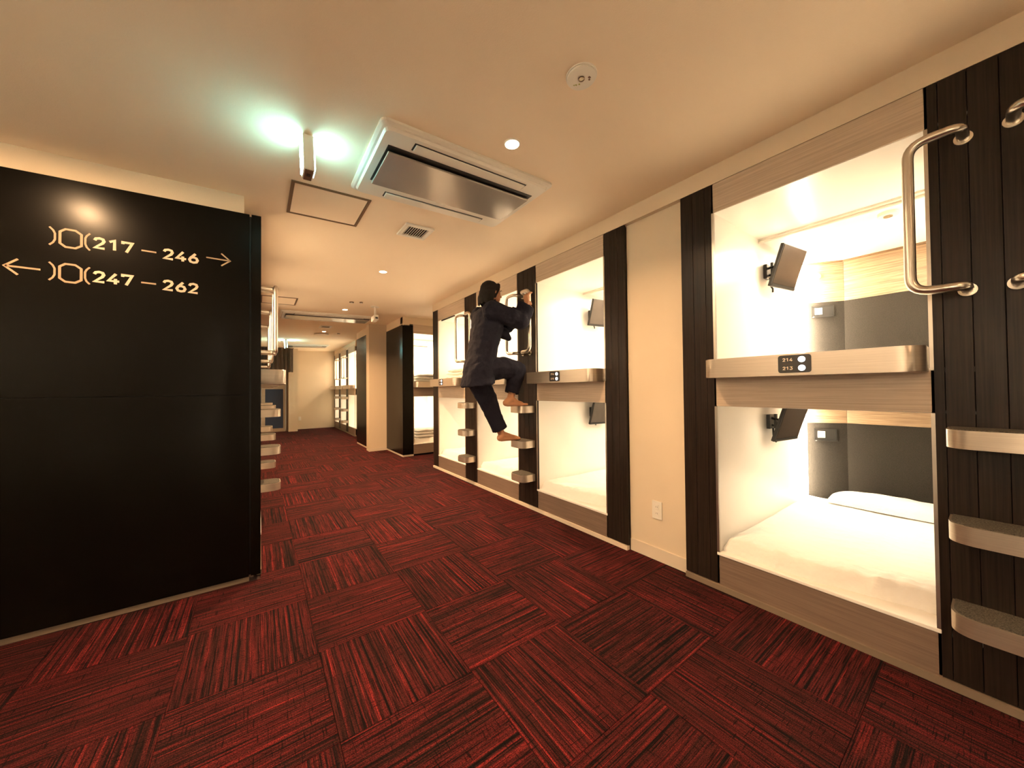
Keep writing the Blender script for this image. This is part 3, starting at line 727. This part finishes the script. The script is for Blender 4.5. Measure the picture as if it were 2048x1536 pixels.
hatch(.0+.02, .432, 5.48, 5.94, 'distant square access hatch behind the left handles')
# vents
def vent(x0, x1, y0, y1, label, n=9):
    t = ceil_root('ceiling_vent', (x0+x1)/2, (y0+y1)/2, label, 'vent', 'square ceiling vents')
    a, b = (x1-x0)/2, (y1-y0)/2; f = .032
    bm = bmesh.new(); bx(bm, (-a, a), (-b, -b+f), (-.014, 0), .003); bx(bm, (-a, a), (b-f, b), (-.014, 0), .003); bx(bm, (-a, -a+f), (-b+f, b-f), (-.014, 0), .003); bx(bm, (a-f, a), (-b+f, b-f), (-.014, 0), .003)
    obj('frame', bm, M['white'], t)
    box('backing', M['dark'], (-a+f, a-f), (-b+f, b-f), (-.002, 0), t)
    for k in range(n):
        x = -a+f+(2*(a-f))*(k+.5)/n; o = box('slat', M['white'], (-.0012, .0012), (-b+f, b-f), (-.006, .006), t); o.location = (x, 0, -.007); o.rotation_euler = (0, R(38), 0)
vent(.90, 1.128, 2.59, 2.82, 'small square slatted ceiling vent beside the near air conditioner')
vent(.97, 1.17, 7.60, 7.84, 'distant square ceiling vent past the second air conditioner', 7)
t = ceil_root('round_diffuser', 1.13, 8.75, 'distant flat round ceiling diffuser near the farthest downlight', 'vent')
bm = bmesh.new(); disc(bm, (0, 0), 0, .14, -.028, -.012, 32); disc(bm, (0, 0), 0, .05, -.013, 0, 20); smooth(obj('diffuser_plate', bm, M['white'], t), 30)
# emergency light / detector
t = ceil_root('emergency_light', 1.063, .973, 'round white ceiling unit with small central lens and coloured marks', 'emergency light')
bm = bmesh.new(); disc(bm, (0, 0), 0, .062, -.005, 0, 44); disc(bm, (0, 0), 0, .058, -.012, -.004, 44); smooth(obj('housing', bm, M['white'], t), 25)
bm = bmesh.new(); disc(bm, (0, 0), .009, .0125, -.016, -.011, 24); obj('lens_ring', bm, M['bronze'], t)
bm = bmesh.new(); disc(bm, (0, 0), 0, .009, -.0145, -.011, 20); obj('lens', bm, M['glass'], t)
for x, y, c, s in ((.022, -.022, 'brown', .006), (.030, -.014, 'brown', .004), (.012, .024, 'green', .004), (.004, .034, 'green', .004), (-.002, .040, 'green', .003)):
    box('mark', M[c], (x-s*.9, x+s*.9), (y-s*.7, y+s*.7), (-.0127, -.0119), t)
# exit signs
def exit_sign(x0, x1, y0, y1, h, label, pw=1.0):
    t = ceil_root('exit_sign', (x0+x1)/2, (y0+y1)/2, label, 'exit sign', 'hanging exit signs')
    a, b = (x1-x0)/2, (y1-y0)/2
    box('housing', M['white'], (-a+.006, a-.006), (-b, b), (-h, -.003), t, .004)
    box('mount_plate', M['white'], (-a+.002, a-.002), (-b*.7, b*.7), (-.004, 0), t)
    for s in (-1, 1): box('lit_face', M['sign'], (s*(a-.006), s*a), (-b+.010, b-.010), (-h+.012, -.016), t, .002)
    box('battery_cover', M['bronze'], (-a+.012, a-.012), (-b+.004, b-.004), (-h-.004, -h+.001), t)
    box('test_switch', M['dark'], (-.009, .009), (-b*.3, b*.15), (-h-.0055, -h-.003), t)
    return t
exit_sign(.163, .221, 1.927, 2.03, .172, 'exit sign hanging edge-on from the ceiling beside the nearest air conditioner')
exit_sign(.51, .56, 10.0, 10.25, .20, 'distant exit sign hanging before the curtain')
# small sensors, camera
for x, y, s, lab in ((1.08, 5.40, .03, 'tiny ceiling sensor just before the second air conditioner'), (1.20, 5.36, .022, 'tiny second sensor next to the first, before the ceiling camera'), (1.45, 8.6, .03, 'tiny distant ceiling sensor to the right of the farthest downlight')):
    t = ceil_root('ceiling_sensor', x, y, lab, 'sensor', 'small ceiling sensors')
    bm = bmesh.new(); disc(bm, (0, 0), 0, s, -.012, 0, 20); obj('sensor_base', bm, M['bronze'], t)
    bm = bmesh.new(); disc(bm, (0, 0), 0, s*.5, -.02, -.012, 16); obj('sensor_cap', bm, M['white'], t)
t = empty('security_camera', (1.44, 5.56, cz(1.44)), 0, 'small white security camera hanging on a ceiling rod', 'camera')
bm = bmesh.new(); disc(bm, (0, 0), 0, .062, -.012, 0, 28); obj('mount_disc', bm, M['white'], t)
bm = bmesh.new(); tube(bm, [(0, 0, -.01), (0, 0, -.145)], .010, 12); tube(bm, [(.012, 0, -.03), (.020, 0, -.12)], .004, 8); obj('rod', bm, M['white'], t)
hd = empty('camera_head', (0, 0, -.185), 0, parent=t)
hd.rotation_euler = (R(-8), 0, R(5))
box('camera_body', M['white'], (-.032, .032), (-.075, .075), (-.038, .038), hd, .006)
box('lens_window', M['dark'], (-.019, .019), (-.078, -.074), (-.024, .004), hd, .002)
bm = bmesh.new(); disc(bm, (0, 0), 0, .014, .036, .046, 14); obj('pivot', bm, M['dark'], hd)

# ------------------------------------------------------------------ wall outlet, far outlet
def outlet(loc, rz, label, s=1):
    t = empty('wall_outlet', loc, rz, label, 'outlet', 'wall outlets')
    box('cover_plate', M['white'], (-.036*s, .036*s), (-.008, 0), (-.060*s, .060*s), t, .002)
    for z in (-.022, .022):
        bm = bmesh.new(); bx(bm, (-.012*s, .012*s), (-.010, -.0075), ((z-.016)*s, (z+.016)*s), .001); o = obj('socket', bm, M['acwhite'], t)
        for x in (-.005, .005): box('slot', M['dark'], ((x-.0009)*s, (x+.0009)*s), (-.0106, -.0095), ((z-.005)*s, (z+.005)*s), o)
    return t
outlet((2.2149, 1.388, .342), R90, 'wall outlet low on the beige pier between two dark posts')
outlet((1.05, YEND-.0001, .33), 0, 'tiny far outlet low on the end wall', 1.0)

# ------------------------------------------------------------------ far door and curtain
t = empty('door_1', (0, 12.42, 0), 0, kind='structure')
bm = bmesh.new(); bx(bm, (.07, .16), (0, .04), (.0, 2.03)); bx(bm, (.60, .66), (0, .04), (0, 2.03)); bx(bm, (.16, .60), (0, .04), (0, .10)); bx(bm, (.16, .60), (0, .04), (1.25, 2.03)); bx(bm, (-.3, .06), (0, .04), (0, 2.03))
obj('door_frame', bm, M['wood'], t)
box('door_panel', M['blue'], (.16, .60), (.012, .03), (.10, 1.25), t)
box('door_jamb', M['bronze'], (.672, .719), (-.03, .06), (0, 2.04), t)
bm = bmesh.new(); n = 60; g = []
for i in range(n+1):
    x = .04+.76*i/n; y = .020*math.sin(i*.78)+.010*math.sin(i*1.9+1); g.append([bm.verts.new((x, y+d, z)) for z, d in ((2.40, 0), (2.1, .004), (1.72, .010))])
for a, b in zip(g, g[1:]):
    for k in range(2): bm.faces.new((a[k], b[k], b[k+1], a[k+1]))
bmesh.ops.solidify(bm, geom=list(bm.faces), thickness=.004)
t = empty('hanging_curtain', (0, 11.72, 0), 0, 'short taupe curtain hanging from the ceiling over the far blue door', 'curtain')
smooth(obj('curtain_cloth', bm, M['curtain'], t), 80)
bm = bmesh.new(); tube(bm, [(.0, 0, 2.395), (.82, 0, 2.395)], .010, 10); obj('curtain_rod', bm, M['bronze'], t)

# ------------------------------------------------------------------ the climbing person
def ball(bm, c, r, sub=3):
    ret = bmesh.ops.create_icosphere(bm, subdivisions=sub, radius=1)
    rx = r if isinstance(r, (tuple, list)) else (r, r, r)
    for v_ in ret['verts']: v_.co = Vector((v_.co.x*rx[0], v_.co.y*rx[1], v_.co.z*rx[2]))+Vector(c)
def cone(bm, a, b, ra, rb, sa=(1, 1, 1)):
    tmp = bmesh.new(); ball(tmp, a, ra, 2); ball(tmp, b, rb, 2)
    res = bmesh.ops.convex_hull(tmp, input=tmp.verts)
    bad = [e for e in set(res['geom_interior']+res['geom_unused']) if isinstance(e, bmesh.types.BMVert)]
    if bad: bmesh.ops.delete(tmp, geom=bad, context='VERTS')
    me = bpy.data.meshes.new('t'); tmp.to_mesh(me); tmp.free(); bm.from_mesh(me); bpy.data.meshes.remove(me)
def chain(bm, pts, rads):
    for i in range(len(pts)-1): cone(bm, pts[i], pts[i+1], rads[i], rads[i+1])
def loft(bm, rings, seg=28, thick=0):
    """rings: (centre, axis-u vector, axis-v vector)"""
    def mk(k):
        out = []
        for c, u_, v_ in rings:
            c, u_, v_ = Vector(c), Vector(u_), Vector(v_)
            uk, vk = u_*(1-k/u_.length), v_*(1-k/v_.length)
            out.append([bm.verts.new(c+uk*math.cos(2*math.pi*i/seg)+vk*math.sin(2*math.pi*i/seg)) for i in range(seg)])
        for a, b in zip(out, out[1:]):
            for i in range(seg): bm.faces.new((a[i], a[(i+1) % seg], b[(i+1) % seg], b[i]))
        return out
    o = mk(0)
    if thick:
        n = mk(thick)
        for a, b in ((o[0], n[0]), (o[-1], n[-1])):
            for i in range(seg): bm.faces.new((a[i], a[(i+1) % seg], b[(i+1) % seg], b[i]))
    else: bm.faces.new(o[0]); bm.faces.new(o[-1])
    bmesh.ops.recalc_face_normals(bm, faces=bm.faces)
def remesh(name, bm, m, parent, vox, sm=4, disp=0, dsize=.1, dec=1):
    me = bpy.data.meshes.new('src'); bm.to_mesh(me); bm.free(); o = bpy.data.objects.new('src', me); C.objects.link(o)
    md = o.modifiers.new('r', 'REMESH'); md.mode = 'VOXEL'; md.voxel_size = vox; md.use_smooth_shade = True
    if disp:
        tx = bpy.data.textures.new('n', 'CLOUDS'); tx.noise_scale = dsize; tx.noise_depth = 2
        d = o.modifiers.new('d', 'DISPLACE'); d.texture = tx; d.strength = disp; d.mid_level = .5; d.texture_coords = 'LOCAL'
    s = o.modifiers.new('s', 'SMOOTH'); s.iterations = sm; s.factor = .5
    dg = bpy.context.evaluated_depsgraph_get(); me2 = bpy.data.meshes.new_from_object(o.evaluated_get(dg))
    bpy.data.objects.remove(o); me2.name = name; me2.materials.clear()
    for p in me2.polygons: p.use_smooth = True
    return obj(name, me2, m, parent)
person = empty('person', (1.9, 2.78, 0), 0, 'barefoot person in loose dark navy robe and trousers climbing the ladder post', 'person')
def V(x, y, z): return Vector((x-1.9, y-2.78, z))
BX, BY = W-.112, 2.925-(.156+.187)            # the near vertical handle bar they hold
bm = bmesh.new()
# trunk, neck
chain(bm, [V(1.64, 2.79, 1.36), V(1.67, 2.79, 1.50), V(1.71, 2.80, 1.68), V(1.735, 2.80, 1.82)], [.085, .075, .085, .10])
chain(bm, [V(1.735, 2.80, 1.84), V(1.765, 2.80, 1.97), V(1.785, 2.80, 2.03)], [.075, .050, .048])
# head: skull, jaw, nose, ears
hc = V(1.79, 2.80, 2.085)
ball(bm, hc+Vector((-.006, 0, .012)), (.090, .072, .092)); ball(bm, hc+Vector((.038, 0, -.045)), (.050, .052, .055)); ball(bm, hc+Vector((.030, 0, -.005)), (.058, .060, .072))
cone(bm, hc+Vector((.082, 0, .005)), hc+Vector((.102, 0, -.022)), .008, .012); ball(bm, hc+Vector((.076, 0, -.085)), (.018, .018, .014))
for s in (-1, 1): ball(bm, hc+Vector((-.004, s*.074, -.012)), (.018, .010, .030), 2)
# arms
def hand(base, sgn, z, th=0):
    """fist closed round the vertical bar at (BX,BY)"""
    bar = V(BX, BY, z); d = (bar-base).normalized(); d.z *= .3; d.normalize(); side = Vector((-d.y, d.x, 0))*sgn
    palm = bar-d*.030+side*.012
    cone(bm, base, palm, .027, .026); ball(bm, palm, (.030, .030, .040), 3)
    for k, (dz, L) in enumerate(((.033, .95), (.012, 1.05), (-.010, 1.0), (-.030, .82))):
        rr_ = .0285; p = []
        for q in range(5):
            an = (-.35+q*.72*L); p.append(bar+Vector((0, 0, dz))-d*math.cos(an)*rr_+side*math.sin(an)*rr_)
        chain(bm, p, [.0105, .0105, .0098, .0092, .0082])
    p = [palm+Vector((0, 0, .018)), bar+Vector((0, 0, .040))-side*.020-d*.016, bar+Vector((0, 0, .034))-side*.028+d*.008]
    chain(bm, p, [.013, .0115, .0095])
rs_, re_, rw = V(1.70, 2.635, 1.885), V(1.955, 2.565, 1.80), V(2.035, 2.575, 1.985)
ls_, le_, lw_ = V(1.76, 2.965, 1.90), V(1.955, 2.80, 1.80), V(2.035, 2.635, 1.925)
chain(bm, [V(1.73, 2.76, 1.87), rs_, re_, rw], [.07, .050, .038, .025]); chain(bm, [V(1.75, 2.86, 1.87), ls_, le_, lw_], [.07, .050, .038, .025])
hand(rw, 1, 2.045); hand(lw_, -1, 1.955)
# legs and feet
def foot(ank, heel, toe, rgt):
    d = (toe-heel).normalized(); sd = Vector((-d.y, d.x, 0))*(1 if rgt else -1)
    chain(bm, [ank, heel+Vector((.006, 0, .032))], [.036, .032]); chain(bm, [ank+d*.01, heel.lerp(toe, .5)+Vector((0, 0, .032)), heel.lerp(toe, .76)+Vector((0, 0, .020))], [.034, .030, .021])
    chain(bm, [heel+d*.02+Vector((0, 0, .024)), heel.lerp(toe, .72)+Vector((0, 0, .016))+sd*.014], [.027, .020]); chain(bm, [heel+d*.02+Vector((0, 0, .022)), heel.lerp(toe, .68)+Vector((0, 0, .015))-sd*.020], [.024, .017])
    for k, (o_, L, r_) in enumerate(((.026, .235, .0125), (.008, .232, .0095), (-.007, .222, .009), (-.020, .210, .0085), (-.031, .195, .008))):
        a = heel.lerp(toe, .70)+sd*o_*.85+Vector((0, 0, .014)); b = heel+d*(toe-heel).length*(L/.245)+sd*o_+Vector((0, 0, r_)); chain(bm, [a, b], [r_+.003, r_])
chain(bm, [V(1.62, 2.71, 1.36), V(2.025, 2.69, 1.375), V(1.925, 2.70, 1.095)], [.07, .050, .034])
foot(V(1.925, 2.70, 1.085), V(1.868, 2.70, 1.017), V(2.115, 2.705, 1.017), False)
chain(bm, [V(1.64, 2.87, 1.34), V(1.775, 2.83, 1.045), V(1.90, 2.815, .745)], [.07, .052, .034])
foot(V(1.905, 2.815, .740), V(1.872, 2.812, .679), V(2.125, 2.80, .679), True)
remesh('body', bm, M['skin'], person, .0048, 2)
# face details
for s in (-1, 1):
    e = hc+Vector((.080, s*.030, .006)); bm = bmesh.new(); ball(bm, e, (.008, .014, .007), 2); obj('eye', bm, M['eyew'], person)
    bm = bmesh.new(); ball(bm, e+Vector((.006, 0, 0)), (.004, .006, .006), 2); obj('iris', bm, M['hair'], person)
    bm = bmesh.new(); tube(bm, [e+Vector((.002, -.016, .020)), e+Vector((.010, 0, .025)), e+Vector((.002, .016, .020))], .0035, 8); obj('eyebrow', bm, M['hair'], person)
bm = bmesh.new(); ball(bm, hc+Vector((.082, 0, -.052)), (.010, .022, .007), 2); obj('lips', bm, M['lips'], person)
# hair
bm = bmesh.new()
ball(bm, hc+Vector((-.022, 0, .030)), (.094, .084, .086)); ball(bm, hc+Vector((-.058, 0, -.030)), (.058, .074, .085))
for k in range(26):
    a = R(95+170*k/25); st = hc+Vector((math.cos(a)*.082-.02, math.sin(a)*.078, .01))
    en = hc+Vector((math.cos(a)*.088-.030-.012*random.random(), math.sin(a)*.088, -.095-.03*random.random()))
    chain(bm, [st, st.lerp(en, .5)+Vector((-.008, 0, 0)), en], [.018, .016, .006])
for s in (-1, 1): chain(bm, [hc+Vector((.050, s*.040, .078)), hc+Vector((.030, s*.074, .03)), hc+Vector((-.015, s*.082, -.055))], [.018, .014, .009])
remesh('hair', bm, M['hair'], person, .006, 3, .006, .02)
# jacket
bm = bmesh.new()
rg = [(1.76, 1.985, .050, .062), (1.748, 1.945, .085, .120), (1.742, 1.905, .112, .185), (1.745, 1.83, .134, .205), (1.730, 1.72, .138, .190), (1.700, 1.60, .130, .180), (1.668, 1.48, .128, .185), (1.642, 1.37, .132, .195), (1.632, 1.28, .134, .202), (1.630, 1.215, .136, .208)]
loft(bm, [(V(x, 2.80, z), Vector((a, 0, .02)), Vector((0, b, 0))) for x, z, a, b in rg])
def sleeve(sh, el, wr, k=1):
    chain(bm, [sh+Vector((-.01, 0, -.01)), el+Vector((-.005, 0, .005))], [.095, .082])
    d = (wr-el).normalized(); n = d.orthogonal().normalized(); side = Vector((0, 1, 0)); side = (side-d*side.dot(d)).normalized(); up = d.cross(side)
    c0 = el-d*.02; c1 = el.lerp(wr, .45); c2 = el.lerp(wr, .80)
    loft(bm, [(c0, up*.080, side*.070), (c1-up*.0, up*.088, side*.066), (c2, up*.092, side*.064)], thick=.014)
    ball(bm, el, (.082, .075, .082), 3)
sleeve(rs_, re_, rw); sleeve(ls_, le_, lw_)
chain(bm, [V(1.86, 2.72, 1.70), V(1.915, 2.70, 1.655)], [.06, .022])      # front of the robe hanging forward
chain(bm, [V(1.84, 2.86, 1.70), V(1.89, 2.84, 1.66)], [.06, .022])
remesh('jacket', bm, M['navy'], person, .0075, 4, .022, .075)
bm = bmesh.new(); loft(bm, [(V(1.765, 2.80, 1.975), Vector((.062, 0, .03)), Vector((0, .078, 0))), (V(1.76, 2.80, 2.003), Vector((.056, 0, .028)), Vector((0, .070, 0)))], thick=.01)
smooth(obj('collar', bm, M['navy'], person), 60)
# trousers
bm = bmesh.new()
chain(bm, [V(1.635, 2.73, 1.34), V(1.635, 2.86, 1.34)], [.115, .115])
chain(bm, [V(1.66, 2.715, 1.36), V(1.85, 2.70, 1.375), V(2.000, 2.695, 1.360)], [.115, .104, .086]); chain(bm, [V(2.000, 2.695, 1.360), V(1.965, 2.695, 1.24)], [.090, .078])
chain(bm, [V(1.64, 2.865, 1.34), V(1.70, 2.85, 1.20), V(1.775, 2.835, 1.04)], [.118, .104, .090]); chain(bm, [V(1.775, 2.835, 1.04), V(1.83, 2.825, .92)], [.090, .074])
def cuff(a, b, r0_, r1_):
    d = (b-a).normalized(); u_ = Vector((1, 0, 0)); u_ = (u_-d*u_.dot(d)).normalized(); v_ = d.cross(u_)
    loft(bm, [(a, u_*r0_, v_*r0_*.9), (a.lerp(b, .5), u_*(r0_+r1_)/2, v_*(r0_+r1_)*.45), (b, u_*r1_, v_*r1_*.92)], thick=.014)
cuff(V(1.985, 2.695, 1.29), V(1.940, 2.70, 1.135), .080, .068)
cuff(V(1.80, 2.83, .98), V(1.880, 2.818, .790), .080, .072)
remesh('trousers', bm, M['navy'], person, .0075, 4, .022, .07)
